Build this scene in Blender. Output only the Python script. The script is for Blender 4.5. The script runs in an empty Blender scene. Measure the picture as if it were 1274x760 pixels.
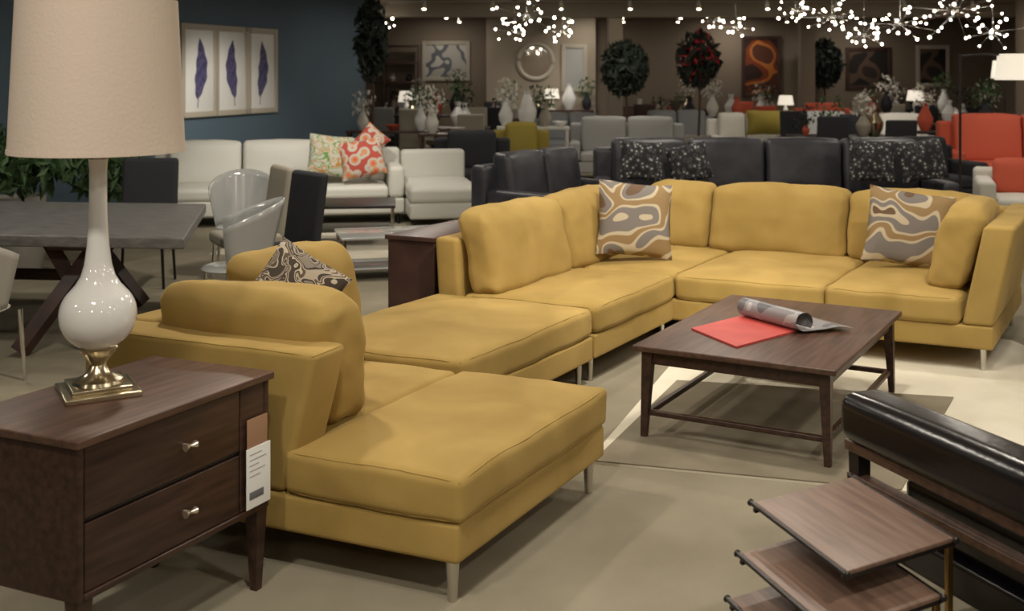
import bpy,bmesh,math,random
from mathutils import Vector,Matrix,noise,Euler
random.seed(7)
scn=bpy.context.scene
# ------------------------------------------------------------------ materials
def mat(name,col,rough=.6,metal=0,col2=None,scale=8,stretch=None,ang=0,bump=0,bscale=None,sheen=0,emit=0,ecol=None,trans=0,coat=0,detail=4,lo=.35,hi=.65,dist=0):
    m=bpy.data.materials.new(name);m.use_nodes=True
    nt=m.node_tree;b=nt.nodes['Principled BSDF']
    b.inputs['Base Color'].default_value=(*col,1)
    b.inputs['Roughness'].default_value=rough;b.inputs['Metallic'].default_value=metal
    if sheen:
        b.inputs['Sheen Weight'].default_value=sheen
        b.inputs['Sheen Roughness'].default_value=.4
        b.inputs['Sheen Tint'].default_value=(*[min(1,c*1.6+.1) for c in col],1)
    if emit:
        b.inputs['Emission Color'].default_value=(*(ecol or col),1);b.inputs['Emission Strength'].default_value=emit
    if trans: b.inputs['Transmission Weight'].default_value=trans
    if coat: b.inputs['Coat Weight'].default_value=coat
    tc=nt.nodes.new('ShaderNodeTexCoord');mp=nt.nodes.new('ShaderNodeMapping')
    nt.links.new(tc.outputs['Object'],mp.inputs['Vector'])
    mp2=None
    if stretch:
        mp.inputs['Rotation'].default_value=(0,0,ang)
        mp2=nt.nodes.new('ShaderNodeMapping');nt.links.new(mp.outputs[0],mp2.inputs['Vector'])
        mp2.inputs['Scale'].default_value=stretch
    src=(mp2 or mp).outputs[0]
    if col2 is not None:
        n=nt.nodes.new('ShaderNodeTexNoise');n.inputs['Scale'].default_value=scale;n.inputs['Detail'].default_value=detail
        n.inputs['Distortion'].default_value=dist
        nt.links.new(src,n.inputs['Vector'])
        r=nt.nodes.new('ShaderNodeValToRGB');r.color_ramp.elements[0].position=lo;r.color_ramp.elements[1].position=hi
        r.color_ramp.elements[0].color=(*col,1);r.color_ramp.elements[1].color=(*col2,1)
        nt.links.new(n.outputs['Fac'],r.inputs['Fac']);nt.links.new(r.outputs['Color'],b.inputs['Base Color'])
    if bump:
        n2=nt.nodes.new('ShaderNodeTexNoise');n2.inputs['Scale'].default_value=bscale or scale*4;n2.inputs['Detail'].default_value=4
        nt.links.new(src,n2.inputs['Vector'])
        bp=nt.nodes.new('ShaderNodeBump');bp.inputs['Strength'].default_value=bump;bp.inputs['Distance'].default_value=.02
        nt.links.new(n2.outputs['Fac'],bp.inputs['Height']);nt.links.new(bp.outputs[0],b.inputs['Normal'])
    return m
def pattern(name,cols,scale=6,kind='wave',rough=.85,dist=6):
    m=bpy.data.materials.new(name);m.use_nodes=True
    nt=m.node_tree;b=nt.nodes['Principled BSDF'];b.inputs['Roughness'].default_value=rough
    tc=nt.nodes.new('ShaderNodeTexCoord')
    if kind=='wave':
        t=nt.nodes.new('ShaderNodeTexWave');t.inputs['Scale'].default_value=scale;t.inputs['Distortion'].default_value=dist
        t.inputs['Detail'].default_value=0;t.inputs['Detail Scale'].default_value=1.6;out=t.outputs['Fac']
    elif kind=='vor':
        t=nt.nodes.new('ShaderNodeTexVoronoi');t.inputs['Scale'].default_value=scale;out=t.outputs['Distance']
    else:
        t=nt.nodes.new('ShaderNodeTexNoise');t.inputs['Scale'].default_value=scale;t.inputs['Detail'].default_value=.5;t.inputs['Distortion'].default_value=dist if dist<4 else 0;out=t.outputs['Fac']
    nt.links.new(tc.outputs['Object'],t.inputs['Vector'])
    r=nt.nodes.new('ShaderNodeValToRGB');cr=r.color_ramp;cr.interpolation='CONSTANT'
    for i,(p,c) in enumerate(cols):
        if i<2: e=cr.elements[i];e.position=p
        else: e=cr.elements.new(p)
        e.color=(*c,1)
    nt.links.new(out,r.inputs['Fac']);nt.links.new(r.outputs['Color'],b.inputs['Base Color'])
    return m
GA=math.radians(-59)
M={}
M['mustard']=mat('mustard_suede',(.272,.176,.038),.86,col2=(.425,.285,.082),scale=2.6,detail=8,bump=.13,bscale=6,sheen=.35,lo=.25,hi=.78,dist=.5)
M['mustard_d']=mat('mustard_seam',(.20,.12,.026),.9)
M['steel']=mat('brushed_steel',(.62,.6,.56),.28,1)
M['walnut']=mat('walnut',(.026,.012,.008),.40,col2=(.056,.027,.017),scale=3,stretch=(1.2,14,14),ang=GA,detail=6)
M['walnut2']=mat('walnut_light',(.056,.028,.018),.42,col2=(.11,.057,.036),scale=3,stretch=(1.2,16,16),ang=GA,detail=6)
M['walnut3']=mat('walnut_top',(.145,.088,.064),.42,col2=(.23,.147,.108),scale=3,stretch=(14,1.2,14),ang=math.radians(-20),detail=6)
M['dark']=mat('dark_lacquer',(.012,.009,.008),.4)
M['greywood']=mat('grey_oak',(.10,.097,.094),.42,col2=(.165,.16,.155),scale=3,stretch=(2,12,12),ang=.4)
M['redwood']=mat('reddish_wood',(.035,.016,.012),.4,col2=(.07,.033,.024),scale=4)
M['leather']=mat('black_leather',(.008,.007,.009),.24,bump=.05,bscale=40)
M['leather_g']=mat('charcoal_leather',(.032,.032,.040),.42,col2=(.055,.055,.066),scale=4,bump=.25,bscale=9)
M['white_l']=mat('white_leather',(.60,.595,.54),.55,bump=.1,bscale=15)
M['white_f']=mat('white_fabric',(.66,.64,.58),.8)
M['orange']=mat('coral_fabric',(.50,.085,.042),.8)
M['grey_f']=mat('grey_fabric',(.24,.25,.26),.85)
M['lgrey_f']=mat('light_grey_fabric',(.38,.38,.37),.85)
M['dark_f']=mat('dark_fabric',(.02,.021,.026),.8)
M['olive_f']=mat('olive_fabric',(.27,.21,.03),.8)
M['beige_f']=mat('beige_fabric',(.34,.31,.25),.85)
M['brass']=mat('antique_brass',(.62,.54,.38),.22,1)
M['gold']=mat('brass_leg',(.42,.27,.10),.35,1)
M['glass_w']=mat('opal_glass',(.80,.80,.78),.08,coat=.6)
M['shade']=mat('linen_shade',(.60,.50,.41),.9,bump=.15,bscale=90,emit=.06,ecol=(.9,.75,.58))
M['shade_w']=mat('lit_shade',(.8,.76,.66),.9,emit=.65,ecol=(1,.9,.74))
M['bulb']=mat('lamp_bulb',(1,.95,.85),.4,emit=14,ecol=(1,.88,.70))
M['crystal']=mat('crystal_knob',(.70,.62,.50),.15,.8)
M['paper']=mat('white_paper',(.72,.72,.70),.7)
M['ink']=mat('ink',(.12,.12,.13),.7)
M['kraft']=mat('kraft_tag',(.30,.17,.10),.7)
M['redpaper']=mat('red_cover',(.46,.055,.048),.5,col2=(.58,.085,.07),scale=5)
M['magazine']=pattern('magazine_print',[(0,(.14,.14,.15)),(.42,(.28,.27,.28)),(.58,(.44,.43,.43))],7,'noise',.35,1)
M['leaf']=mat('foliage',(.025,.06,.018),.6,col2=(.06,.12,.04),scale=9)
M['leaf_d']=mat('dark_foliage',(.007,.012,.008),.7,col2=(.014,.024,.012),scale=9)
M['leaf_r']=mat('red_blossom',(.42,.02,.035),.6)
M['pot']=mat('ceramic_pot',(.30,.28,.25),.5)
M['chrome']=mat('chrome',(.75,.75,.75),.12,1)
M['shell']=mat('clear_shell',(.40,.41,.40),.2,coat=.5)
M['seatcream']=mat('cream_seat',(.34,.32,.28),.6)
TAN=(.24,.155,.066);BRN=(.115,.066,.034);CRM=(.44,.37,.255);GRY=(.165,.145,.130)
M['pil_wave']=pattern('pillow_swirl',[(0,BRN),(.33,CRM),(.375,GRY),(.455,CRM),(.485,TAN),(.56,CRM),(.59,GRY),(.665,BRN)],3.6,'noise',.85,.7)
M['pil_bw']=pattern('pillow_graphic',[(0,(.05,.035,.025)),(.40,(.46,.40,.30)),(.44,(.10,.065,.04)),(.50,(.38,.32,.24)),(.54,(.045,.035,.03)),(.60,(.22,.18,.14))],9,'noise',.85,2)
M['pil_dot']=pattern('pillow_dot',[(0,(.48,.48,.46)),(.24,(.018,.018,.022)),(.44,(.16,.16,.17)),(.5,(.018,.018,.022))],22,'vor')
M['pil_green']=pattern('pillow_trellis',[(0,(.5,.5,.42)),(.42,(.14,.28,.07)),(.48,(.54,.5,.42)),(.54,(.45,.24,.06)),(.6,(.5,.48,.4))],9,'noise',.85,1)
M['pil_or']=pattern('pillow_floral',[(0,(.6,.11,.05)),(.2,(.55,.25,.12)),(.4,(.5,.45,.38)),(.62,(.42,.07,.05))],9,'vor')
M['frame_w']=mat('pale_frame',(.42,.38,.31),.6)
M['feather']=mat('feather_ink',(.03,.035,.12),.7,col2=(.12,.10,.2),scale=20)
M['blue_wall']=mat('blue_wall_paint',(.088,.137,.185),.75,bump=.02,bscale=80)
M['taupe_wall']=mat('taupe_wall_paint',(.21,.165,.122),.8,bump=.02,bscale=60)
M['cream_wall']=mat('cream_wall_paint',(.33,.28,.215),.8)
M['ceiling']=mat('ceiling_paint',(.42,.37,.30),.9)
M['floor']=mat('carpet',(.238,.208,.146),.95,col2=(.312,.278,.20),scale=1.6,detail=8,bump=.4,bscale=220)
M['rug_c']=mat('cream_rug',(.66,.61,.48),.95,col2=(.74,.69,.56),scale=3,bump=.3,bscale=180)
M['rug_t']=mat('tan_rug',(.20,.172,.118),.95,col2=(.262,.228,.16),scale=3,bump=.3,bscale=180)
M['trim']=mat('trim_paint',(.5,.48,.42),.6)
M['art_or']=pattern('art_orange',[(0,(.03,.012,.008)),(.46,(.20,.04,.01)),(.52,(.50,.16,.03)),(.57,(.10,.03,.015))],1.6,'noise')
M['art_dk']=pattern('art_dark',[(0,(.015,.012,.01)),(.5,(.10,.06,.04)),(.6,(.03,.02,.018))],2,'noise')
M['art_w']=pattern('art_light',[(0,(.42,.4,.36)),(.5,(.12,.13,.15)),(.58,(.5,.48,.44))],2.4,'noise')
M['mirror']=mat('mirror_glass',(.8,.8,.8),.04,1)
# ------------------------------------------------------------------ builder
class Fr:
    def __init__(s,o,U,V): s.o=Vector((o[0],o[1],0));s.U=Vector((*U,0));s.V=Vector((*V,0))
    def __call__(s,a,b,z=0): return s.o+s.U*a+s.V*b+Vector((0,0,z))
def yaw(o,deg):
    t=math.radians(deg);return Fr(o,(math.cos(t),math.sin(t)),(-math.sin(t),math.cos(t)))
class O:
    def __init__(s,name,fr,at=None):
        s.fr=fr;s.loc=fr(*(at or (0,0)),0)
        e=bpy.data.objects.new(name,None);e.empty_display_size=.1;e.location=s.loc
        scn.collection.objects.link(e);s.e=e
    def add(s,name,vs,fs,m,smooth=True,sharp=35):
        me=bpy.data.meshes.new(name)
        me.from_pydata([tuple(v-s.loc) for v in vs],[],fs)
        bm=bmesh.new();bm.from_mesh(me);bmesh.ops.remove_doubles(bm,verts=bm.verts,dist=1e-5)
        bmesh.ops.recalc_face_normals(bm,faces=bm.faces)
        for f in bm.faces:f.smooth=smooth
        bm.to_mesh(me);bm.free()
        me.materials.append(m if not isinstance(m,str) else M[m])
        if smooth:
            try: me.set_sharp_from_angle(angle=math.radians(sharp))
            except Exception: pass
        ob=bpy.data.objects.new(name,me);scn.collection.objects.link(ob);ob.parent=s.e
        return ob
    def box(s,name,a0,a1,b0,b1,z0,z1,m,r=.006,rs=2,n=1,puff=(0,0,0),lean=(0,0),wob=0,fn=None,pipe=False,pr=.003):
        lo=(a0,b0,z0);hi=(a1,b1,z1);r=min([r]+[(hi[i]-lo[i])*.49 for i in range(3)])
        off=[r*(1-math.tan(math.radians(45*(1-k/rs)))) for k in range(rs+1)]
        ax=[]
        for i in range(3):
            l,h=lo[i],hi[i];A=[l+o for o in off]
            A+=[l+r+(h-l-2*r)*k/n for k in range(1,n)];A+=[h-o for o in reversed(off)];ax.append(A)
        fr=s.fr;c=[(lo[i]+hi[i])/2 for i in range(3)];hf=[(hi[i]-lo[i])/2 for i in range(3)]
        def mp(p):
            inn=[min(max(p[i],lo[i]+r),hi[i]-r) for i in range(3)]
            d=Vector([p[i]-inn[i] for i in range(3)])
            q=list(Vector(inn)+(d.normalized()*r if d.length>1e-9 else d))
            N=[(q[i]-c[i])/hf[i] for i in range(3)];P=q[:]
            for i in range(3):
                j,k=(i+1)%3,(i+2)%3
                P[i]+=puff[i]*N[i]*(1-N[j]**4)*(1-N[k]**4)
            t=(q[2]-z0)/(z1-z0);P[0]+=lean[0]*t;P[1]+=lean[1]*t
            if fn:P=fn(P,N)
            w=fr(P[0],P[1],P[2])
            if wob:
                w=w+noise.noise_vector(w*5)*wob+noise.noise_vector(w*13)*wob*.35
            return w
        vs=[];fs=[];key={}
        def vid(p):
            k=tuple(round(x,6) for x in p)
            if k not in key: key[k]=len(vs);vs.append(mp(p))
            return key[k]
        for i in range(3):
            j,k=(i+1)%3,(i+2)%3
            for side in (lo[i],hi[i]):
                for x in range(len(ax[j])-1):
                    for y in range(len(ax[k])-1):
                        q=[]
                        for dx,dy in((0,0),(1,0),(1,1),(0,1)):
                            p=[0,0,0];p[i]=side;p[j]=ax[j][x+dx];p[k]=ax[k][y+dy];q.append(vid(p))
                        if len(set(q))>=3: fs.append(q)
        ob=s.add(name,vs,fs,m)
        if pipe:
            for kk,zz in enumerate((z1,z0) if pipe is True else (z1,)):
                pts=[]
                for (p,q) in (((a0,b0),(a1,b0)),((a1,b0),(a1,b1)),((a1,b1),(a0,b1)),((a0,b1),(a0,b0))):
                    for t in range(12): pts.append(mp([p[0]+(q[0]-p[0])*t/12,p[1]+(q[1]-p[1])*t/12,zz]))
                s.tube(name+'_seam_%d'%kk,pts,pr,'mustard' if m=='mustard' else m,n=6,closed=True,world=True)
        return ob
    def tube(s,name,pts,r,m,n=10,closed=False,world=False):
        P=[p if world else s.fr(*p) for p in pts];N=len(P);vs=[];fs=[]
        rr=r if isinstance(r,(list,tuple)) else [r]*N
        for i,p in enumerate(P):
            t=(P[(i+1)%N]-P[i-1]) if closed else (P[min(i+1,N-1)]-P[max(i-1,0)])
            t=t.normalized() if t.length>1e-9 else Vector((0,0,1))
            u=t.cross(Vector((0,0,1)))
            if u.length<.05:u=t.cross(Vector((1,0,0)))
            u.normalize();v=t.cross(u)
            for k in range(n):
                a=2*math.pi*k/n;vs.append(p+(u*math.cos(a)+v*math.sin(a))*rr[i])
        for i in range(N if closed else N-1):
            j=(i+1)%N
            for k in range(n): fs.append([i*n+k,i*n+(k+1)%n,j*n+(k+1)%n,j*n+k])
        if not closed: fs+= [list(range(n)),[(N-1)*n+k for k in range(n)]]
        return s.add(name,vs,fs,m)
    def taper(s,name,a,b,z0,z1,w0,w1,m,da=0,db=0):
        vs=[]
        for z,w,oa,ob in((z0,w0,da,db),(z1,w1,0,0)):
            for x,y in((-1,-1),(1,-1),(1,1),(-1,1)): vs.append(s.fr(a+oa+x*w/2,b+ob+y*w/2,z))
        return s.add(name,vs,[[0,1,2,3],[4,5,6,7],[0,1,5,4],[1,2,6,5],[2,3,7,6],[3,0,4,7]],m,False)
    def lathe(s,name,a,b,prof,m,n=40,caps=True):
        c=s.fr(a,b,0);vs=[];fs=[];K=len(prof)
        for r,z in prof:
            for k in range(n):
                t=2*math.pi*k/n;vs.append(c+Vector((r*math.cos(t),r*math.sin(t),z)))
        for i in range(K-1):
            for k in range(n): fs.append([i*n+k,i*n+(k+1)%n,(i+1)*n+(k+1)%n,(i+1)*n+k])
        if caps: fs+=[list(range(n)),[(K-1)*n+k for k in range(n)]]
        return s.add(name,vs,fs,m)
    def pillow(s,name,c,w,h,t,rot,m,n=16):
        R=Euler([math.radians(x) for x in rot],'XYZ').to_matrix();vs=[];fs=[]
        for sd in(1,-1):
            for i in range(n+1):
                for j in range(n+1):
                    x=-1+2*i/n;y=-1+2*j/n
                    th=((1-x*x)*(1-y*y))**.42
                    p=Vector((w/2*x*(1-.06*(1-y*y)),sd*t/2*th,h/2*y*(1-.06*(1-x*x))))
                    p+=noise.noise_vector(p*6+Vector(c))*.008
                    vs.append(Vector(c)+R@p)
        q=(n+1)**2
        for sd in range(2):
            for i in range(n):
                for j in range(n):
                    a=sd*q+i*(n+1)+j;fs.append([a,a+1,a+n+2,a+n+1])
        return s.add(name,vs,fs,m,sharp=80)
    def prism(s,name,pts,z0,z1,m):
        n=len(pts);vs=[s.fr(p[0],p[1],z) for z in(z0,z1) for p in pts]
        fs=[list(range(n)),list(range(n,2*n))]+[[i,(i+1)%n,n+(i+1)%n,n+i] for i in range(n)]
        return s.add(name,vs,fs,m,False)
    def leaves(s,name,c,rad,cnt,size,m,squash=(1,1,1)):
        vs=[];fs=[]
        for i in range(cnt):
            d=Vector((random.gauss(0,1),random.gauss(0,1),random.gauss(0,1))).normalized()*rad*random.random()**.4
            p=Vector(c)+Vector([d[k]*squash[k] for k in range(3)])
            R=Euler([random.uniform(0,6.3) for _ in range(3)]).to_matrix();z=size*random.uniform(.6,1.3)
            k=len(vs)
            for q in((-1,0,0),(0,.38,.12),(1,0,0),(0,-.38,.12)): vs.append(p+R@(Vector(q)*z))
            fs.append([k,k+1,k+2,k+3])
        return s.add(name,vs,fs,m,False)
W=Fr((0,0),(1,0),(0,1))
def single(name,fr,at,fn):
    "build one mesh object that is its own top-level object"
    o=O(name+'_tmp',fr,at);ob=fn(o);e=o.e
    ob.parent=None;ob.location=e.location;ob.name=name;bpy.data.objects.remove(e);return ob
# ------------------------------------------------------------------ room shell
H=3.1
single('floor',W,(0,10),lambda o:o.box('floor',-12,12,-3,27,-.1,0,'floor',r=.001,rs=1))
single('ceiling',W,(0,10),lambda o:o.box('ceiling',-12,12,-3,27,H,H+.1,'ceiling',r=.001,rs=1))
single('wall_back',W,(0,26),lambda o:o.box('w',-8,12,26,26.15,0,H,'taupe_wall',r=.001,rs=1))
single('wall_right',W,(11,10),lambda o:o.box('w',11.5,11.65,-3,26,0,H,'taupe_wall',r=.001,rs=1))
single('wall_front',W,(0,-2.5),lambda o:o.box('w',-11.5,11.5,-2.65,-2.5,0,H,'taupe_wall',r=.001,rs=1))
BW=Fr((-4.36,15),(.3134,.9496),(-.9496,.3134))
single('wall_left',BW,(0,0),lambda o:o.box('w',-18.4,5.28,0,.15,0,H,'blue_wall',r=.001,rs=1))
single('wall_return',BW,(5.2,.1),lambda o:o.box('w',5.13,5.28,.15,2.5,0,H,'taupe_wall',r=.001,rs=1))
single('baseboard_left',BW,(0,0),lambda o:o.box('w',-18.4,5.28,-.02,0,0,.12,'trim',r=.004))
single('baseboard_back',W,(0,26),lambda o:o.box('w',-8,11.5,25.98,26,0,.12,'trim',r=.004))
single('trim_1',W,(0,18),lambda o:o.box('beam',-2.6,11.5,21.3,21.7,2.84,H,'ceiling',r=.01))
single('wall_partition',W,(1,25.4),lambda o:o.box('w',-.6,1.95,25.3,25.45,0,H,'cream_wall',r=.005,rs=1))
single('column',W,(2.6,22.6),lambda o:o.box('w',2.0,2.3,22.5,22.8,0,H,'cream_wall',r=.005,rs=1))
single('column',W,(6.6,24),lambda o:o.box('w',6.35,6.65,23.8,24.1,0,H,'taupe_wall',r=.005,rs=1))
single('column',W,(9,19),lambda o:o.box('w',9.0,9.4,19,19.4,0,H,'taupe_wall',r=.005,rs=1))
# rugs
single('cream_rug',W,(2,6),lambda o:o.prism('r',[(.34,4.86),(2.42,4.30),(3.36,6.0),(3.25,7.05),(1.6,8.2)],0,.010,'rug_c'))
single('tan_rug',W,(1.6,5.4),lambda o:o.prism('r',[(.93,6.12),(2.36,5.80),(1.62,4.515),(.365,4.853)],.010,.016,'rug_t'))
single('cream_rug',W,(-1.6,11.5),lambda o:o.prism('r',[(-2.9,10.4),(-.75,9.95),(-.45,11.6),(-2.7,12.0)],0,.010,'rug_c'))
# ------------------------------------------------------------------ sectional
S=Fr((.47,6.09),(.515,.857),(-.91,.415))
o=O('sectional_sofa',S,(1.3,.2))
Z1,Z2,Z3=.14,.275,.435
cw=dict(r=.035,rs=4,n=10,wob=.008)
o.box('base_side',0,1.125,0,1.0,Z1,Z2,'mustard',r=.015,rs=3,n=4)
o.box('base_rear',1.125,2.6,-1.9,1.0,Z1,Z2,'mustard',r=.015,rs=3,n=4)
o.box('seat_cushion_1',.005,1.115,-.01,.84,Z2,Z3,'mustard',puff=(.01,.01,.022),pipe=True,**cw)
o.box('seat_cushion_2',1.125,2.43,.005,.84,Z2,Z3,'mustard',puff=(.0,.0,.02),pipe=True,**cw)
o.box('seat_cushion_3',1.115,2.43,-.95,-.003,Z2,Z3,'mustard',puff=(.012,.006,.028),pipe=True,**cw)
o.box('seat_cushion_4',1.115,2.43,-1.72,-.957,Z2,Z3,'mustard',puff=(.012,.006,.028),pipe=True,**cw)
o.box('back_panel_side',0,2.6,.85,1.0,Z2,.76,'mustard',r=.025,rs=3,n=6,lean=(0,.03))
o.box('back_panel_rear',2.44,2.6,-1.9,.85,Z2,.82,'mustard',r=.025,rs=3,n=6,lean=(.03,0))
o.box('arm',1.125,2.44,-1.9,-1.73,Z2,.86,'mustard',r=.025,rs=3,n=6,lean=(0,-.12))
bc=dict(r=.05,rs=4,n=14,wob=.016)
def sag(P,N):
    if N[2]>0: P[2]-=.018*(abs(N[0])**4+abs(N[1])**4)*N[2]
    return P
o.box('back_cushion_1',.03,.97,.60,.80,Z3,.92,'mustard',puff=(.0,.03,.018),lean=(0,.11),fn=sag,**bc)
o.box('back_cushion_2',.98,1.98,.60,.80,Z3,.92,'mustard',puff=(.0,.03,.018),lean=(0,.11),fn=sag,**bc)
o.box('back_cushion_3',2.18,2.38,.175,.66,Z3,.91,'mustard',puff=(.03,.0,.015),lean=(.10,0),fn=sag,**bc)
o.box('back_cushion_4',2.18,2.38,-.81,.165,Z3,.91,'mustard',puff=(.03,.0,.018),lean=(.10,0),fn=sag,**bc)
o.box('back_cushion_5',2.18,2.38,-1.70,-.82,Z3,.91,'mustard',puff=(.03,.0,.018),lean=(.10,0),fn=sag,**bc)
o.box('arm_cushion',1.30,2.05,-1.71,-1.50,Z3,.94,'mustard',puff=(.0,.03,.02),lean=(0,-.12),fn=sag,**bc)
for i,(a,b) in enumerate([(.05,.06),(1.08,.06),(.05,.94),(1.18,-1.84),(1.18,-.95),(2.54,-1.84),(2.54,.94),(2.54,-.5)]):
    o.tube('leg_%d'%i,[(a,b,.0),(a,b,Z1)],[.014,.02],'steel',n=14)
single('throw_pillow',W,(.87,7.55),lambda o:o.pillow('p',(.85,7.50,.735),.54,.52,.16,(-14,6,10),'pil_wave'))
single('throw_pillow',W,(2.65,7.2),lambda o:o.pillow('p',(2.63,7.20,.715),.55,.51,.16,(-16,8,-14),'pil_wave'))
o=O('ottoman',S,(-.7,.5))
o.box('base',-1.36,-.03,0,1.0,Z1,Z2,'mustard',r=.015,rs=3,n=4)
o.box('seat_cushion',-1.36,-.03,0,1.0,Z2,Z3,'mustard',puff=(.01,.01,.02),pipe=True,**cw)
for i,(a,b) in enumerate([(-1.3,.06),(-.09,.06),(-1.3,.94),(-.09,.94)]):
    o.tube('leg_%d'%i,[(a,b,.0),(a,b,Z1)],[.014,.02],'steel',n=14)
# ------------------------------------------------------------------ near chaise sofa
C=Fr((-.175,3.534),(.486,.874),(-.92,.392))
o=O('chaise_sofa',C,(.6,.7))
o.box('base',0,1.163,0,1.60,Z1,Z2,'mustard',r=.018,rs=3,n=6)
o.box('seat_cushion_1',-.008,1.17,-.01,.675,Z2,.43,'mustard',r=.028,rs=5,n=16,puff=(.008,.012,.018),wob=.009,pipe=True)
o.box('seat_cushion_2',.20,1.16,.68,1.44,Z2,.43,'mustard',puff=(.0,.0,.02),**cw)
def pan(P,N):
    t=(P[2]-Z2)/(.775-Z2)
    if N[1]<0: P[1]-=.13*t*(-N[1])
    return P
o.box('back_panel',0,.19,.68,1.60,Z2,.775,'mustard',r=.025,rs=4,n=8,fn=pan,wob=.004,pipe='top')
o.box('side_panel',.19,1.16,1.45,1.60,Z2,.775,'mustard',r=.025,rs=4,n=8)
o.box('back_cushion_1',.25,.50,.665,1.44,.43,.925,'mustard',r=.06,rs=5,n=16,puff=(.03,.01,.02),lean=(-.13,-.05),fn=sag,wob=.02)
o.box('back_cushion_2',.60,1.20,1.15,1.39,.43,.96,'mustard',r=.06,rs=4,n=12,puff=(.0,.03,.015),lean=(0,.10),fn=sag,wob=.016)
for i,(a,b) in enumerate([(.05,.05),(1.11,.05),(.05,1.54),(1.11,1.54)]):
    o.tube('leg_%d'%i,[(a,b,0),(a,b,Z1)],[.016,.024],'steel',n=18)
single('throw_pillow',W,(-.9,4.42),lambda o:o.pillow('p',(-.875,4.42,.870),.34,.30,.11,(-30,30,-8),'pil_bw'))
# ------------------------------------------------------------------ coffee table
T=Fr((1.41,4.72),(.516,.857),(-.883,.469))
o=O('coffee_table',T,(.7,.47))
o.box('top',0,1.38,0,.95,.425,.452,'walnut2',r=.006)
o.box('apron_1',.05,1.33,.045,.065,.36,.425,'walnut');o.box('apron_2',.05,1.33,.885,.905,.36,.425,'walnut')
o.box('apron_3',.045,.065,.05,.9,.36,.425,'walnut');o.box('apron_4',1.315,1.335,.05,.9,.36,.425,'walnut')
zf=.016
for i,(a,b) in enumerate([(.06,.06),(.06,.89),(1.32,.06),(1.32,.89)]):
    o.taper('leg_%d'%i,a,b,zf,.425,.028,.052,'walnut',da=(-.02 if a<.5 else .02),db=(-.015 if b<.5 else .015))
o.box('stretcher_1',.05,1.33,.045,.075,.115,.14,'walnut');o.box('stretcher_2',.05,1.33,.875,.905,.115,.14,'walnut')
o.box('stretcher_3',.045,.075,.05,.9,.115,.14,'walnut');o.box('stretcher_4',1.305,1.335,.05,.9,.115,.14,'walnut')
single('red_booklet',W,(1.17,5.45),lambda o:o.prism('r',[(.905,5.47),(1.055,5.10),(1.43,5.43),(1.27,5.80)],.4525,.462,'redpaper'))
def mag(o):
    prof=[];R=.046
    for k in range(17):
        t=math.radians(-90+ -310*k/16);prof.append((R*math.cos(t),R+R*math.sin(t)))
    prof=prof[::-1]
    prof+=[(.05,.002),(.12,.006),(.18,.014),(.23,.010),(.27,.003)]
    d=Vector((.93,.22,0)).normalized();w=Vector((-.42,.70,0)).normalized()
    base=Vector((1.45,5.38,.464));vs=[];fs=[]
    for l in range(2):
        for (x,z) in prof:
            for s_ in (0,1): vs.append(base+d*x+w*(.42*s_)+Vector((0,0,z+l*.003)))
    n=len(prof)
    for l in range(2):
        for i in range(n-1): k=l*2*n+2*i;fs.append([k,k+1,k+3,k+2])
    return o.add('m',vs,fs,'magazine')
single('open_magazine',W,(1.4,5.6),mag)
# ------------------------------------------------------------------ nightstand
K=Fr((-1.199,2.998),(.475,.88),(-.92,.392))
o=O('nightstand',K,(.4,.25))
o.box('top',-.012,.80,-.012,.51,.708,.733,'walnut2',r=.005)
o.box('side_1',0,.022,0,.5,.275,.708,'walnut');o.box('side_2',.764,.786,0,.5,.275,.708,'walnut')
o.box('bottom',.022,.764,0,.5,.275,.297,'walnut');o.box('back',.022,.764,.48,.5,.297,.708,'walnut')
o.box('divider',.022,.764,.012,.48,.492,.502,'dark')
o.box('drawer_1',.026,.645,.004,.45,.505,.704,'walnut',r=.003);o.box('drawer_2',.026,.645,.004,.45,.30,.490,'walnut',r=.003)
o.box('stile',.650,.764,.004,.03,.30,.704,'walnut',r=.003)
for i,z in enumerate((.60,.395)):
    o.tube('knob_stem_%d'%i,[(.40,.004,z),(.40,-.018,z)],.005,'crystal')
    for sg in(-1,1):
        o.tube('knob_petal_%d_%d'%(i,sg),[(.40,-.020,z),(.40+sg*.012,-.021,z),(.40+sg*.022,-.021,z)],[.004,.008,.012],'crystal',n=10)
for i,(a,b) in enumerate([(.03,.03),(.756,.03),(.03,.47),(.756,.47)]):
    o.taper('leg_%d'%i,a,b,0,.275,.026,.05,'walnut')
o=O('price_tag',K,(.7,-.01))
o.box('hang_card',.668,.765,-.010,-.006,.50,.60,'kraft',r=.001);o.box('label',.660,.775,-.014,-.010,.305,.505,'paper',r=.001)
for i in range(5):
    z=.485-i*.018;o.box('print_%d'%i,.672,.672+[.06,.08,.045,.075,.05][i],-.0152,-.014,z-.002,z,'grey_f',r=.0002,rs=1)
o.box('barcode',.672,.74,-.0152,-.014,.335,.36,'ink',r=.0002,rs=1)
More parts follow.
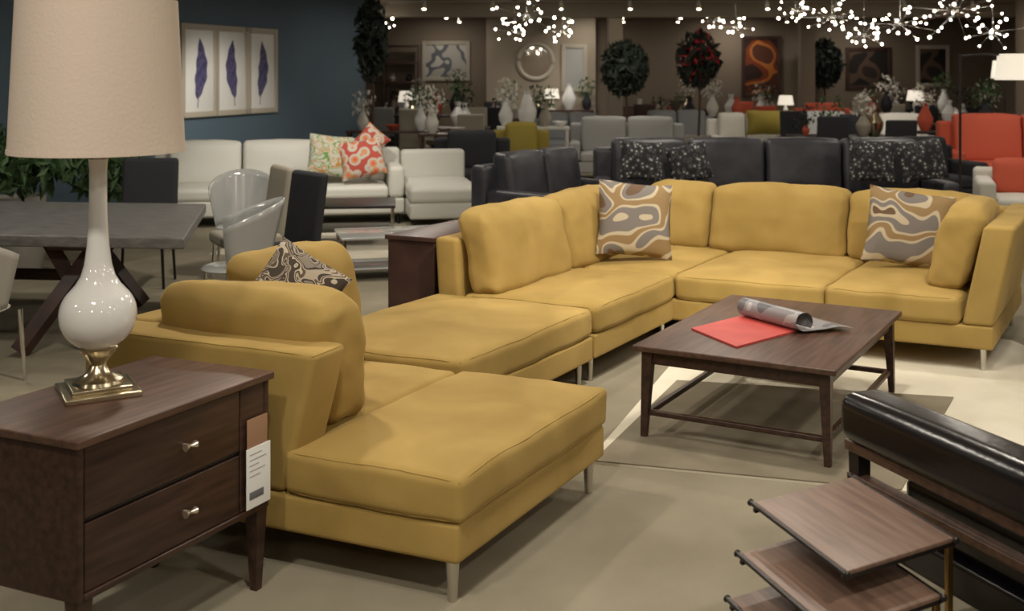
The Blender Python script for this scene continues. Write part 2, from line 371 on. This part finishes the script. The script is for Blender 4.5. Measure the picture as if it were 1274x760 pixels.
# lamp
LP=Fr((-1.316,3.45),(.86,.5),(-.5,.86))
o=O('table_lamp',LP,(0,0))
z=.733
o.box('plinth',-.115,.115,-.115,.115,z,z+.018,'brass',r=.004);o.box('plinth_step',-.09,.09,-.09,.09,z+.018,z+.034,'brass',r=.004)
o.lathe('foot',0,0,[(.078,z+.034),(.074,z+.044),(.05,z+.055),(.034,z+.07),(.024,z+.09),(.028,z+.10),(.04,z+.115),(.056,z+.135),(.06,z+.142),(.05,z+.15)],'brass')
zb=.873
prof=[(.048,zb)]+[(.118*math.cos(t),zb+.108+.112*math.sin(t)) for t in [math.radians(x) for x in range(-66,46,8)]]
prof+=[(.068,1.078),(.052,1.105),(.042,1.14),(.034,1.20),(.029,1.28),(.027,1.36),(.027,1.44),(.030,1.475)]
o.lathe('glass_body',0,0,prof,'glass_w',n=56)
o.lathe('cap',0,0,[(.03,1.475),(.03,1.485),(.014,1.49),(.012,1.53)],'brass')
o.tube('harp',[(0.012,0,1.53)]+[(.07*math.sin(math.radians(t)),0,1.68-.15*math.cos(math.radians(t))) for t in range(15,181,15)],.003,'brass')
o.lathe('finial',0,0,[(.004,1.83),(.004,1.985),(.012,1.99),(.004,2.01)],'brass',n=12)
o.lathe('bulb',0,0,[(.013,1.53),(.016,1.56),(.03,1.60),(.032,1.63),(.02,1.66),(.004,1.665)],'glass_w',n=20)
o.lathe('shade',0,0,[(.266,1.50),(.243,1.98),(.240,1.98),(.262,1.503),(.266,1.50)],'shade',n=64,caps=False)
o.lathe('shade_rim',0,0,[(.267,1.498),(.2685,1.498),(.268,1.512),(.2665,1.512),(.267,1.498)],'shade',n=64,caps=False)
for t in (0,120,240):
    a=math.radians(t);o.tube('spider_%d'%t,[(0,0,1.975),(.241*math.cos(a),.241*math.sin(a),1.975)],.002,'brass',n=6)
# ------------------------------------------------------------------ leather lounge chair + nesting tables
Lc=Fr((1.07,3.58),(.366,-.93),(.93,.366))
o=O('leather_lounge_chair',Lc,(.5,.4))
o.box('arm_pad_1',0,1.15,0,.17,.545,.700,'leather',r=.045,rs=5,n=8,puff=(.006,.006,.008))
o.box('arm_pad_2',.12,1.15,.92,1.09,.545,.700,'leather',r=.045,rs=5,n=8,puff=(.006,.006,.008))
for i,b in enumerate((.03,.95)):
    o.box('arm_rail_%d'%i,-.0,1.12,b,b+.10,.505,.540,'walnut2',r=.006)
    o.box('lower_rail_%d'%i,.0,1.12,b+.01,b+.06,.40,.43,'walnut2',r=.006)
    o.taper('front_post_%d'%i,.03,b+.04,0,.55,.04,.05,'dark');o.taper('rear_post_%d'%i,1.08,b+.04,0,.55,.04,.05,'dark')
o.box('seat',.14,1.1,.14,.94,.28,.47,'leather',r=.05,rs=4,n=6,puff=(0,0,.03))
o.box('seat_base',.10,1.1,.12,.96,.17,.285,'leather',r=.02,rs=3)
o.box('backrest',.95,1.13,.18,.90,.42,.88,'leather',r=.06,rs=4,n=6,puff=(.03,0,.02),lean=(.10,0))
G=Fr((.83,2.713),(.366/.42,.207/.42),(-.134/.46,.441/.46))
for i,(z,oa,ob,w,d) in enumerate([(.50,0,0,.42,.46),(.41,-.105,-.075,.40,.45),(.32,-.17,-.10,.37,.43)]):
    o=O('nesting_table',G,(oa+.2,ob+.2))
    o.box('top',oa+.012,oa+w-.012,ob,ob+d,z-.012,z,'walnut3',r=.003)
    for j,a in enumerate((oa+.006,oa+w-.006)):
        o.tube('rail_%d'%j,[(a,ob-.004,z-.006),(a,ob+d+.012,z-.006)],.007,'dark')
        for q,bb in enumerate((ob-.006,ob+d+.014)): o.tube('rail_end_%d_%d'%(j,q),[(a,bb-.005,z-.006),(a,bb,z-.006),(a,bb+.005,z-.006)],[.007,.011,.007],'dark')
    for j,b in enumerate((ob+.012,ob+d-.012)):
        o.box('end_rail_%d'%j,oa,oa+w,b-.010,b+.004,z-.024,z-.012,'dark',r=.002)
        o.box('leg_%d'%j,oa+w-.03+.0,oa+w-.006,b-.006,b+.006,.016,z-.012,'gold',r=.002)
        o.box('foot_%d'%j,oa+.02,oa+w-.006,b-.006,b+.006,0,.016,'gold',r=.002)
    o.box('foot_bar',oa+.02,oa+.04,ob+.01,ob+d-.01,0,.016,'gold',r=.002)
# console behind sectional + end table at its right
o=O('console_table',S,(1,1.2))
o.box('top',.06,2.3,1.07,1.42,.715,.745,'redwood');o.box('end_panel_1',.08,.11,1.08,1.41,0,.715,'redwood');o.box('end_panel_2',2.25,2.28,1.08,1.41,0,.715,'redwood')
o.box('shelf',.11,2.25,1.08,1.41,.25,.275,'redwood');o.box('back_panel',.11,2.25,1.385,1.41,.275,.715,'redwood')
o=O('end_table',S,(1.6,-2.3))
o.box('top',1.33,1.92,-2.60,-2.12,.53,.56,'walnut');o.box('case',1.35,1.90,-2.58,-2.14,.14,.53,'walnut')
for i,(a,b) in enumerate([(1.38,-2.55),(1.38,-2.17),(1.87,-2.55),(1.87,-2.17)]): o.taper('leg_%d'%i,a,b,0,.14,.03,.045,'walnut')
o.box('drawer_front',1.345,1.35,-2.56,-2.16,.30,.51,'walnut2',r=.001);o.box('tag',1.338,1.345,-2.26,-2.14,.34,.45,'paper',r=.001)
# ------------------------------------------------------------------ dining group
Dn=Fr((-1.98,6.55),(-.97,.10),(-.20,.98))
o=O('dining_table',Dn,(1.2,.8))
o.box('top',0,2.6,0,1.75,.68,.75,'greywood',r=.01)
for j,a in enumerate((.70,2.2)):
    o.tube('trestle_%d_a'%j,[(a-.12,.35,.69),(a+.38,.02,.03)],.062,'redwood',n=4)
    o.tube('trestle_%d_b'%j,[(a+.28,.35,.69),(a-.22,.10,.03)],.062,'redwood',n=4)
    o.tube('trestle_%d_c'%j,[(a-.12,1.3,.69),(a+.38,1.5,.03)],.062,'redwood',n=4)
    o.tube('trestle_%d_d'%j,[(a+.28,1.3,.69),(a-.22,1.5,.03)],.062,'redwood',n=4)
    o.box('rail_%d'%j,a-.1,a+.25,.25,1.4,.62,.68,'redwood')
o.tube('stretcher',[(.80,.825,.36),(2.3,.825,.36)],.04,'redwood',n=8)
o.tube('cross_bar_1',[(.80,.2,.36),(.80,1.4,.36)],.04,'redwood',n=8);o.tube('cross_bar_2',[(2.3,.2,.36),(2.3,1.4,.36)],.04,'redwood',n=8)
def dchair(name,x,y,deg,m,legm='chrome',h=.92,shell=False):
    f=yaw((x,y),deg);o=O(name,f,(0,0))
    if shell:
        vs=[];fs=[];n=14;k=8
        for i in range(n+1):
            t=-1+2*i/n;ang=math.radians(t*105)
            for j in range(k+1):
                s_=j/k;r=.22+.06*s_;hh=.44+(.20+.26*(math.cos(ang)*.5+.5))*s_
                vs.append(f(r*math.sin(ang),r*math.cos(ang)+(.0+.05*s_*math.cos(ang)),hh))
        for i in range(n):
            for j in range(k): a=i*(k+1)+j;fs.append([a,a+1,a+k+2,a+k+1])
        ob=o.add('shell',vs,fs,m);md=ob.modifiers.new('s','SOLIDIFY');md.thickness=.012
        o.lathe('seat',0,0,[(.03,.425),(.2,.425),(.225,.44),(.2,.455),(.03,.45)],m)
    else:
        o.box('seat',-.24,.24,-.23,.23,.40,.49,m,r=.03,rs=3,n=4,puff=(0,0,.015))
        o.box('back',-.23,.23,.19,.26,.45,h,m,r=.03,rs=3,n=5,lean=(0,.08))
    for i,(a,b) in enumerate([(-.2,-.19),(.2,-.19),(-.2,.19),(.2,.19)]):
        o.tube('leg_%d'%i,[(a*1.1,b*1.1,0),(a,b,.41)],[.011,.014],legm)
dchair('dining_chair',-2.30,9.25,10,M['shell'],shell=True)
dchair('dining_chair',-1.86,7.30,-75,M['shell'],shell=True)
dchair('upholstered_chair',-2.10,8.55,-60,M['beige_f'],h=1.0)
dchair('parsons_chair',-1.72,7.80,-50,M['dark_f'],'dark',1.02)
dchair('parsons_chair',-3.05,8.95,5,M['dark_f'],'dark',1.02)
dchair('dining_chair',-3.02,6.0,170,M['seatcream'],shell=True)
dchair('dining_chair',-3.8,6.2,170,M['seatcream'],shell=True)
def plant(name,x,y,z0,hpot,rpot,crown_z,rad,cnt,size,m,squash=(1,1,1),potm='pot',extra=None,stem=True):
    o=O(name,W,(x,y))
    o.lathe('pot',x,y,[(rpot*.7,z0),(rpot,z0+hpot*.8),(rpot*1.05,z0+hpot),(rpot*.9,z0+hpot),(rpot*.85,z0+hpot*.9)],potm,n=20)
    if stem:
        o.tube('stem',[(x,y,z0+hpot*.8),(x+.03,y,(z0+hpot+crown_z)/2),(x,y,crown_z)],.02,'redwood')
    o.leaves('foliage',(x,y,crown_z),rad,cnt,size,m,squash)
    if extra: o.leaves('blossoms',(x,y,crown_z+.05),rad*.95,extra,size*1.1,M['leaf_r'],squash)
    return o
plant('potted_shrub',-4.35,9.6,0,.45,.25,.92,.50,420,.09,M['leaf'],(1,.8,.5))
plant('potted_shrub',-3.75,10.0,0,.45,.22,.84,.42,300,.08,M['leaf'],(1,.8,.6))
plant('potted_shrub',-5.0,11.0,0,.5,.25,.95,.5,300,.09,M['leaf'],(1,.8,.5))
# ------------------------------------------------------------------ generic sofas
def sofa(name,x,y,deg,w,d,h,n,m,arm=.18,seat=.44,legm='dark',armh=.62,bm=None):
    f=yaw((x,y),deg);o=O(name,f,(0,0));m=M[m];bm=M[bm] if bm else m
    o.box('base',-w/2,w/2,-d/2,d/2,.12,.30,m,r=.03,rs=3,n=3)
    if arm:
        o.box('arm_1',-w/2,-w/2+arm,-d/2,d/2-.2,.30,armh,m,r=.05,rs=3,n=3);o.box('arm_2',w/2-arm,w/2,-d/2,d/2-.2,.30,armh,m,r=.05,rs=3,n=3)
    o.box('back',-w/2,w/2,d/2-.2,d/2,.30,h-.1,m,r=.05,rs=3,n=3)
    iw=(w-2*arm)/n
    for i in range(n):
        a=-w/2+arm+i*iw
        o.box('seat_cushion_%d'%i,a+.005,a+iw-.005,-d/2-.01,d/2-.22,.30,seat,m,r=.045,rs=3,n=5,puff=(0,0,.02))
        o.box('back_cushion_%d'%i,a+.01,a+iw-.01,d/2-.40,d/2-.2,seat,h,bm,r=.05,rs=4,n=6,puff=(0,.03,.02),lean=(0,.08),wob=.008)
    for i,(a,b) in enumerate([(-1,-1),(1,-1),(-1,1),(1,1)]): o.tube('leg_%d'%i,[(a*(w/2-.07),b*(d/2-.07),0),(a*(w/2-.07),b*(d/2-.07),.12)],.02,legm,n=8)
    return o
o=sofa('white_sectional_sofa',-2.75,12.75,10,2.9,.95,.93,3,'white_l',armh=.66)
o.box('chaise_base',1.46,2.25,-1.05,.47,.12,.30,'white_l',r=.03,rs=3,n=3)
o.box('chaise_cushion',1.46,2.25,-1.06,.27,.30,.47,'white_l',r=.05,rs=3,n=5,puff=(0,0,.03))
o.box('chaise_back',1.46,2.25,.27,.47,.30,.80,'white_l',r=.05,rs=3,n=3)
single('throw_pillow',W,(-2.2,12.4),lambda o:o.pillow('p',(-2.12,12.62,.78),.5,.5,.16,(-18,6,10),'pil_green'))
single('throw_pillow',W,(-1.7,12.5),lambda o:o.pillow('p',(-1.74,12.60,.75),.52,.46,.16,(-20,-10,10),'pil_or'))
single('throw_pillow',W,(-1.7,12.9),lambda o:o.pillow('p',(-1.68,12.92,.93),.34,.34,.12,(-18,40,0),'pil_or'))
o=O('low_table',yaw((-1.85,11.05),6),(0,0))
o.box('top',-.66,.66,-.36,.36,.40,.43,'dark');o.box('shelf',-.6,.6,-.3,.3,.16,.175,'dark')
for i,(a,b) in enumerate([(-.63,-.33),(.63,-.33),(-.63,.33),(.63,.33)]): o.box('leg_%d'%i,a-.015,a+.015,b-.015,b+.015,.01,.40,'chrome',r=.002)
o=O('low_table',yaw((-1.05,9.35),15),(0,0))
o.box('top',-.45,.45,-.3,.3,.36,.38,'shell');o.box('shelf',-.4,.4,-.25,.25,.10,.115,'shell')
for i,(a,b) in enumerate([(-.42,-.27),(.42,-.27),(-.42,.27),(.42,.27)]): o.box('leg_%d'%i,a-.015,a+.015,b-.015,b+.015,0,.36,'chrome',r=.002)
sofa('charcoal_leather_sofa',2.75,11.6,0,3.7,1.0,1.02,4,'leather_g')
sofa('charcoal_leather_sofa',.45,10.9,52,1.6,.95,.95,2,'leather_g')
for p in [((1.35,11.3,.83),.46,(-18,5,5)),((1.85,11.35,.80),.44,(-18,-12,0)),((3.75,11.3,.83),.50,(-18,4,0)),((4.25,11.25,.84),.48,(-18,-8,-5))]:
    single('throw_pillow',W,p[0][:2],lambda o:o.pillow('p',p[0],p[1],p[1]*.92,.15,p[2],'pil_dot'))
sofa('dark_armchair',-.55,14.6,0,1.05,.9,.95,1,'dark_f')
sofa('olive_armchair',.15,15.8,5,.85,.8,1.0,1,'olive_f')
sofa('grey_sofa',1.9,17.9,-5,1.9,.9,1.0,2,'lgrey_f')
sofa('grey_sofa',3.2,20.9,0,1.5,.9,1.0,2,'grey_f')
sofa('white_sofa',4.25,19.6,0,1.35,.9,1.0,2,'white_f')
single('bolster_pillow',W,(4.6,19.2),lambda o:o.pillow('p',(4.58,19.28,.86),.85,.45,.3,(-10,0,0),'olive_f'))
sofa('white_sofa',5.75,19.8,0,1.15,.9,1.02,1,'lgrey_f')
sofa('white_sofa',7.0,19.4,0,1.1,.9,1.0,1,'white_f')
sofa('coral_sofa',6.5,22.4,0,1.2,.9,1.1,1,'orange')
sofa('coral_sofa',8.0,15.8,-6,3.3,.95,1.12,3,'orange')
sofa('grey_sofa',1.1,20.9,0,1.5,.9,.95,2,'grey_f')
sofa('coral_sofa',5.95,11.4,-20,2.0,.95,.80,2,'white_f',bm='orange')
sofa('dark_armchair',5.35,13.9,15,1.1,.9,.90,1,'dark_f')
# mid/far clutter: dining sets and chairs on the shop floor
def dset(x,y,w,m,cm,nch=4,h=.76):
    o=O('display_dining_table',W,(x,y))
    o.box('top',x-w/2,x+w/2,y-.45,y+.45,h-.04,h,m)
    for i,(a,b) in enumerate([(-1,-1),(1,-1),(-1,1),(1,1)]): o.taper('leg_%d'%i,x+a*(w/2-.06),y+b*.39,0,h-.04,.05,.07,m)
    for k in range(7):
        X=x+random.uniform(-w/2+.15,w/2-.15);Y=y+random.uniform(-.3,.3);s_=random.uniform(.16,.5);mm=random.choice(['glass_w','orange','dark_f','brass','beige_f','glass_w','redwood'])
        o.lathe('centrepiece_%d'%k,X,Y,[(.3*s_*.5,h),(.55*s_*.5,h+.25*s_),(.6*s_*.5,h+.45*s_),(.2*s_*.5,h+.8*s_),(.3*s_*.5,h+s_)],mm,n=14)
        if k<3: o.leaves('branches_%d'%k,(X,Y,h+s_*1.3),.24,55,.05,M[['leaf_d','white_f','leaf'][k]])
    for k in range(nch):
        X=x-w/2+.3+(w-.6)*(k//2)/max(1,(nch//2-1)) if nch>2 else x
        dchair('display_chair',X,y+(-.82 if k%2==0 else .82),180 if k%2==0 else 0,M[cm],'dark',random.uniform(.98,1.15))
dset(-1.2,19.6,1.6,'redwood','beige_f');dset(.0,23.3,1.4,'dark','dark_f');dset(3.3,23.6,1.7,'redwood','redwood')
dset(5.5,24.6,1.4,'dark','orange',2);dset(8.9,20.9,1.6,'redwood','dark_f');dset(5.2,17.0,1.6,'dark','dark_f',4);dset(8.6,24.5,1.3,'redwood','beige_f')
dset(-2.3,23.9,1.4,'redwood','grey_f')
# ------------------------------------------------------------------ floor lamps & consoles
def flamp(name,x,y,h,arm=0,r=.16,sh=.22):
    o=O(name,W,(x,y))
    o.lathe('base',x,y,[(.14,0),(.14,.02),(.02,.035)],'dark',n=24)
    o.tube('pole',[(x,y,.03),(x,y,h)],.012,'dark')
    if arm: o.tube('arm',[(x,y,h-.02),(x+arm*.5,y,h+.0),(x+arm,y,h-.02)],.01,'dark')
    X=x+arm
    o.lathe('shade',X,y,[(r,h-sh),(r*.85,h),(r*.83,h),(r*.98,h-sh),(r,h-sh)],'shade_w',n=28,caps=False)
flamp('floor_lamp',4.13,10.0,1.92,.5,.17,.24)
flamp('floor_lamp',8.4,18.5,1.95,0,.22,.3)
def console(name,x,y,w,h,m,items):
    o=O(name,W,(x,y))
    o.box('top',x-w/2,x+w/2,y-.2,y+.2,h-.04,h,m)
    for i,a in enumerate((x-w/2+.04,x+w/2-.04)):
        for j,b in enumerate((y-.17,y+.17)): o.taper('leg_%d%d'%(i,j),a,b,0,h-.04,.03,.05,m)
    o.box('shelf',x-w/2+.04,x+w/2-.04,y-.17,y+.17,.2,.23,m)
    for n_,(kind,dx,s_,mm) in enumerate(items):
        X=x+dx
        if kind=='vase': q=[(.3,0),(.55,.25),(.6,.45),(.3,.75),(.18,.9),(.25,1)];nm='vase'
        elif kind=='lamp': q=[(.4,0),(.4,.04),(.1,.08),(.25,.3),(.08,.5),(.05,.55)];nm='lamp_base'
        else: q=[(.3,0),(.6,.12),(.95,.3),(.9,.3),(.5,.12)];nm='bowl'
        o.lathe('%s_%d'%(nm,n_),X,y,[(a*s_*.45+.003,h+b*s_) for a,b in q],mm,n=20)
        if kind=='lamp': o.lathe('lamp_shade_%d'%n_,X,y,[(.36*s_,h+.52*s_),(.29*s_,h+.95*s_),(.28*s_,h+.95*s_),(.35*s_,h+.52*s_),(.36*s_,h+.52*s_)],'shade_w',n=24,caps=False)
        if kind=='vase' and n_%2==0: o.leaves('stems_%d'%n_,(X,y,h+s_*1.25),.24,80,.05,M[['white_f','leaf_r','leaf'][n_%3]])
console('display_console',-1.95,17.8,1.5,.8,'redwood',[('vase',-.5,.35,'white_f'),('bowl',0,.3,'orange'),('vase',.45,.4,'glass_w')])
console('display_console',.35,18.0,1.2,.85,'white_f',[('vase',-.45,.45,'glass_w'),('vase',-.1,.6,'glass_w'),('vase',.2,.38,'beige_f'),('bowl',.45,.3,'glass_w')])
console('display_console',-1.6,21.7,1.5,.9,'dark',[('lamp',-.5,.5,'glass_w'),('vase',.1,.4,'orange'),('vase',.5,.55,'dark_f')])
console('display_console',1.3,24.7,1.1,.9,'redwood',[('lamp',-.4,.5,'white_f'),('vase',.0,.6,'glass_w'),('vase',.4,.4,'dark_f')])
console('display_console',4.9,22.2,1.9,.85,'redwood',[('vase',-.8,.45,'white_f'),('vase',-.3,.4,'orange'),('bowl',.2,.35,'glass_w'),('lamp',.7,.45,'glass_w')])
console('display_console',8.6,22.6,2.2,.9,'redwood',[('vase',-.8,.45,'dark_f'),('lamp',-.2,.5,'glass_w'),('vase',.4,.5,'glass_w'),('bowl',.8,.3,'orange')])
console('display_console',7.2,17.6,1.6,.8,'dark',[('vase',-.5,.45,'orange'),('vase',0,.35,'glass_w'),('vase',.5,.5,'dark_f')])
console('display_console',-1.0,16.9,.9,.8,'redwood',[('vase',-.25,.4,'white_f'),('bowl',.15,.3,'white_f')])
# plants far
plant('potted_tree',-2.15,16.6,0,.5,.25,2.25,.62,500,.10,M['leaf_d'],(.42,.42,1.1))
plant('wall_wreath',2.02,19.4,0,.5,.25,1.82,.50,1300,.09,M['leaf_d'],(.85,.8,1.0))
plant('flowering_plant',2.95,17.2,0,.75,.2,1.95,.42,700,.08,M['leaf_d'],(.85,.8,1.1),extra=90)
plant('wall_wreath',7.3,25.4,0,.5,.3,1.95,.50,1200,.10,M['leaf_d'],(.9,.5,1.15))  # stand-in for a dark round wall wreath, built as a potted plant
# ------------------------------------------------------------------ wall art
def art(name,fr,a,b,w,z0,z1,m,fm='redwood',fw=.07):
    o=O(name,fr,(a,b))
    y0,y1=(b-.05,b-.005)
    o.box('canvas',a-w/2+fw*.9,a+w/2-fw*.9,b-.03,y1,z0+fw*.9,z1-fw*.9,m,r=.001,rs=1)
    o.box('frame_l',a-w/2,a-w/2+fw,y0,y1,z0,z1,fm);o.box('frame_r',a+w/2-fw,a+w/2,y0,y1,z0,z1,fm)
    o.box('frame_b',a-w/2+fw,a+w/2-fw,y0,y1,z0,z0+fw,fm);o.box('frame_t',a-w/2+fw,a+w/2-fw,y0,y1,z1-fw,z1,fm)
    return o
for i,px in enumerate((245.5,288,323)):
    k=(px-637)/1350
    a=(k*15+4.36)/(.3134-k*.9496)
    o=art('framed_feather_print',BW,a,0,[.84,.92,.92][i],1.13,2.42,M['paper'],'frame_w',.08)
    pts=[];n=18
    for j in range(n+1):
        t=j/n;wd=.095*math.sin(math.pi*min(1,t*1.02))**.7*(1-.35*t)+.006
        pts.append((t,wd))
    cz0=1.38;L=.84;cv=.10*(1 if i!=1 else -1)
    vs=[];fs=[]
    for t,wd in pts:
        off=cv*math.sin(t*2.6)-cv*.4
        wj=wd*(1+.10*math.sin(t*23+i))
        vs+= [BW(a+off-wj*1.6,-.032,cz0+L*t),BW(a+off+wj*1.6,-.032,cz0+L*t)]
    for j in range(n): fs.append([2*j,2*j+1,2*j+3,2*j+2])
    o.add('feather',vs,fs,'feather',False)
    o.tube('quill',[(a-cv*.4,-.032,1.26),(a-cv*.1,-.032,1.5)],.006,'ink',n=6)
def fx(px,Y): return (px-637)*Y/1350
for nm,px,w,z0,z1,m,fm in [('framed_painting',947,.95,1.15,2.62,'art_or','redwood'),('framed_painting',1080,1.1,1.35,2.35,'art_dk','redwood'),
        ('framed_print',555,1.15,1.55,2.5,'art_w','frame_w'),('framed_painting',1160,.8,1.4,2.4,'art_dk','frame_w')]:
    art(nm,W,fx(px,26),26,w,z0,z1,M[m],fm,.09)
art('framed_print',W,1.45,25.3,.6,1.3,2.4,M['lgrey_f'],'frame_w',.09)
o=O('round_mirror',W,(.55,25.25));c=(.55,25.22,2.0)
ring=[(c[0]+.40*math.cos(2*math.pi*k/32),c[1],c[2]+.40*math.sin(2*math.pi*k/32)) for k in range(32)]
o.tube('rim',ring,.05,'frame_w',closed=True,n=8)
o.add('glass',[Vector(p) for p in ring],[list(range(32))],'mirror',False)
o=O('display_shelf',W,(-1.1,25.4))
x0,x1=-3.0,-2.2
for i,z in enumerate((.05,.55,1.05,1.5,1.95,2.35)): o.box('shelf_%d'%i,x0,x1,25.4,25.8,z,z+.04,'redwood')
for i,x in enumerate((x0,x1)): o.box('upright_%d'%i,x-.02,x+.02,25.4,25.8,0,2.4,'redwood')
for i in range(8):
    x=random.uniform(x0+.15,x1-.15);zz=random.choice((.59,1.09,1.54,1.99));s_=random.uniform(.15,.3)
    o.lathe('decor_%d'%i,x,25.6,[(.05,zz),(.3*s_+.03,zz+.4*s_),(.04,zz+.8*s_),(.06,zz+s_)],random.choice(['glass_w','dark_f','beige_f','brass']),n=14)
# ------------------------------------------------------------------ chandeliers
def chand(name,x,y,z,R,n,br=.035):
    o=O(name,W,(x,y))
    o.tube('stem',[(x,y,z),(x,y,H-.02)],.008,'chrome',n=6);o.lathe('canopy',x,y,[(.07,H-.03),(.07,H)],'chrome',n=16)
    bmb=bmesh.new();bmr=bmesh.new()
    for i in range(n):
        ph=math.acos(1-2*(i+.5)/n);th=i*2.39996
        d=Vector((math.sin(ph)*math.cos(th),math.sin(ph)*math.sin(th),math.cos(ph)*.55));rr=R*random.uniform(.45,1.1)
        if z+d.z*rr>H-.05: d.z*=-1
        p=Vector((x,y,z))+d*rr-o.loc
        bmesh.ops.create_icosphere(bmb,subdivisions=2,radius=br*random.uniform(.7,1.25),matrix=Matrix.Translation(p))
        q=d.to_track_quat('Z','Y').to_matrix().to_4x4();L=(d*rr).length
        bmesh.ops.create_cone(bmr,segments=6,radius1=.004,radius2=.004,depth=L,matrix=Matrix.Translation(Vector((x,y,z))-o.loc+d*rr/2)@q)
    for nm,bm_,m in(('bulbs',bmb,'bulb'),('rods',bmr,'chrome')):
        me=bpy.data.meshes.new(nm);bm_.to_mesh(me);bm_.free();me.materials.append(M[m]);ob=bpy.data.objects.new(nm,me);scn.collection.objects.link(ob);ob.parent=o.e
    o.lathe('hub',x,y,[(.01,z-.05),(.05,z-.02),(.05,z+.02),(.01,z+.05)],'chrome',n=14)
for (px,py,Y,R,n) in [(1035,22,15,.5,20),(1120,30,16.5,.55,20),(1190,14,14.5,.65,24),(1075,44,19,.5,16),(655,20,15.5,.45,16),(640,40,20,.4,12),(700,40,19,.35,10),(915,34,18,.3,9),(990,14,18,.4,12),(1235,40,18,.5,14),(890,20,22,.35,8),(480,30,21,.3,6)]:
    z=1.75+(90-py)*Y/1350
    chand('sputnik_chandelier',fx(px,Y),Y,min(z,2.8),R,n,br=.008+.0007*Y)
for j,Y in enumerate((19.8,23.2,24.9)):
    o=O('track_light',W,(3,Y))
    o.box('rail',-2,9,Y-.02,Y+.02,H-.03,H,'dark')
    for i in range(9):
        x=-1.6+i*1.25+.2*j
        o.tube('head_%d'%i,[(x,Y,H-.05),(x,Y-.06,H-.20)],[.03,.045],'white_f',n=10)
        o.lathe('lens_%d'%i,x,Y-.065,[(.030,H-.212),(.030,H-.205)],'bulb',n=12)
# ------------------------------------------------------------------ lights
def area(x,y,z,p,size,col=(1,.915,.79)):
    l=bpy.data.lights.new('ceiling_light','AREA');l.shape='DISK';l.size=size;l.energy=p;l.color=col
    ob=bpy.data.objects.new('ceiling_light',l);ob.location=(x,y,z);scn.collection.objects.link(ob)
for Y in (-1,2,5,8,11.5,15,18.5,22,24.8):
    for X in (-4.5,-1.4,1.7,4.8,8):
        if Y>17 and X<-4: continue
        if X<-4 and Y>9: continue
        p=(40 if abs(X-.15)<1.6 and Y>1 else 19) if Y<9 else (25 if Y<14 else 15)
        area(X+random.uniform(-.4,.4),Y+random.uniform(-.4,.4),H-.03,p,.22)
for (x,y,tx,ty,p) in [(.9,5.0,.6,6.9,125),(2.6,5.2,2.2,7.6,80),(2.9,3.6,2.6,5.2,50),(-.3,2.2,.0,4.0,60),(-2.6,13,-4.0,15.6,130),(-2,10.2,-2.5,12.8,110),(2,17.5,2.2,19.6,30),(6,17,6,20,60),(1.5,22,.8,25.2,75),(6.2,21.5,6.6,26,70),(7.2,13,8,16,70)]:
    l=bpy.data.lights.new('added_spot','SPOT');l.energy=p*2.2;l.spot_size=math.radians(60);l.spot_blend=.8;l.color=(1,.93,.82);l.shadow_soft_size=.08  # spots added to brighten sofas, rug and walls; no fixture here
    ob=bpy.data.objects.new('added_spot',l);ob.location=(x,y,H-.1)
    d=Vector((tx,ty,.4))-ob.location;ob.rotation_euler=d.to_track_quat('-Z','Y').to_euler();scn.collection.objects.link(ob)
w=bpy.data.worlds.new('w');scn.world=w;w.use_nodes=True
w.node_tree.nodes['Background'].inputs[0].default_value=(.9,.85,.8,1);w.node_tree.nodes['Background'].inputs[1].default_value=.15
# ------------------------------------------------------------------ camera
cd=bpy.data.cameras.new('cam');cam=bpy.data.objects.new('camera',cd);scn.collection.objects.link(cam);scn.camera=cam
cam.location=(0,0,1.75);cam.rotation_euler=(math.radians(90),0,0)
cd.sensor_width=36;cd.sensor_fit='HORIZONTAL';cd.lens=36*1350/1274;cd.shift_y=-(380-90)/1274;cd.clip_start=.05;cd.clip_end=100
cd.dof.use_dof=True;cd.dof.focus_distance=4.6;cd.dof.aperture_fstop=3.2
try:
    scn.view_settings.view_transform='Standard';scn.view_settings.look='None';scn.view_settings.exposure=0
except Exception as e: print(e)
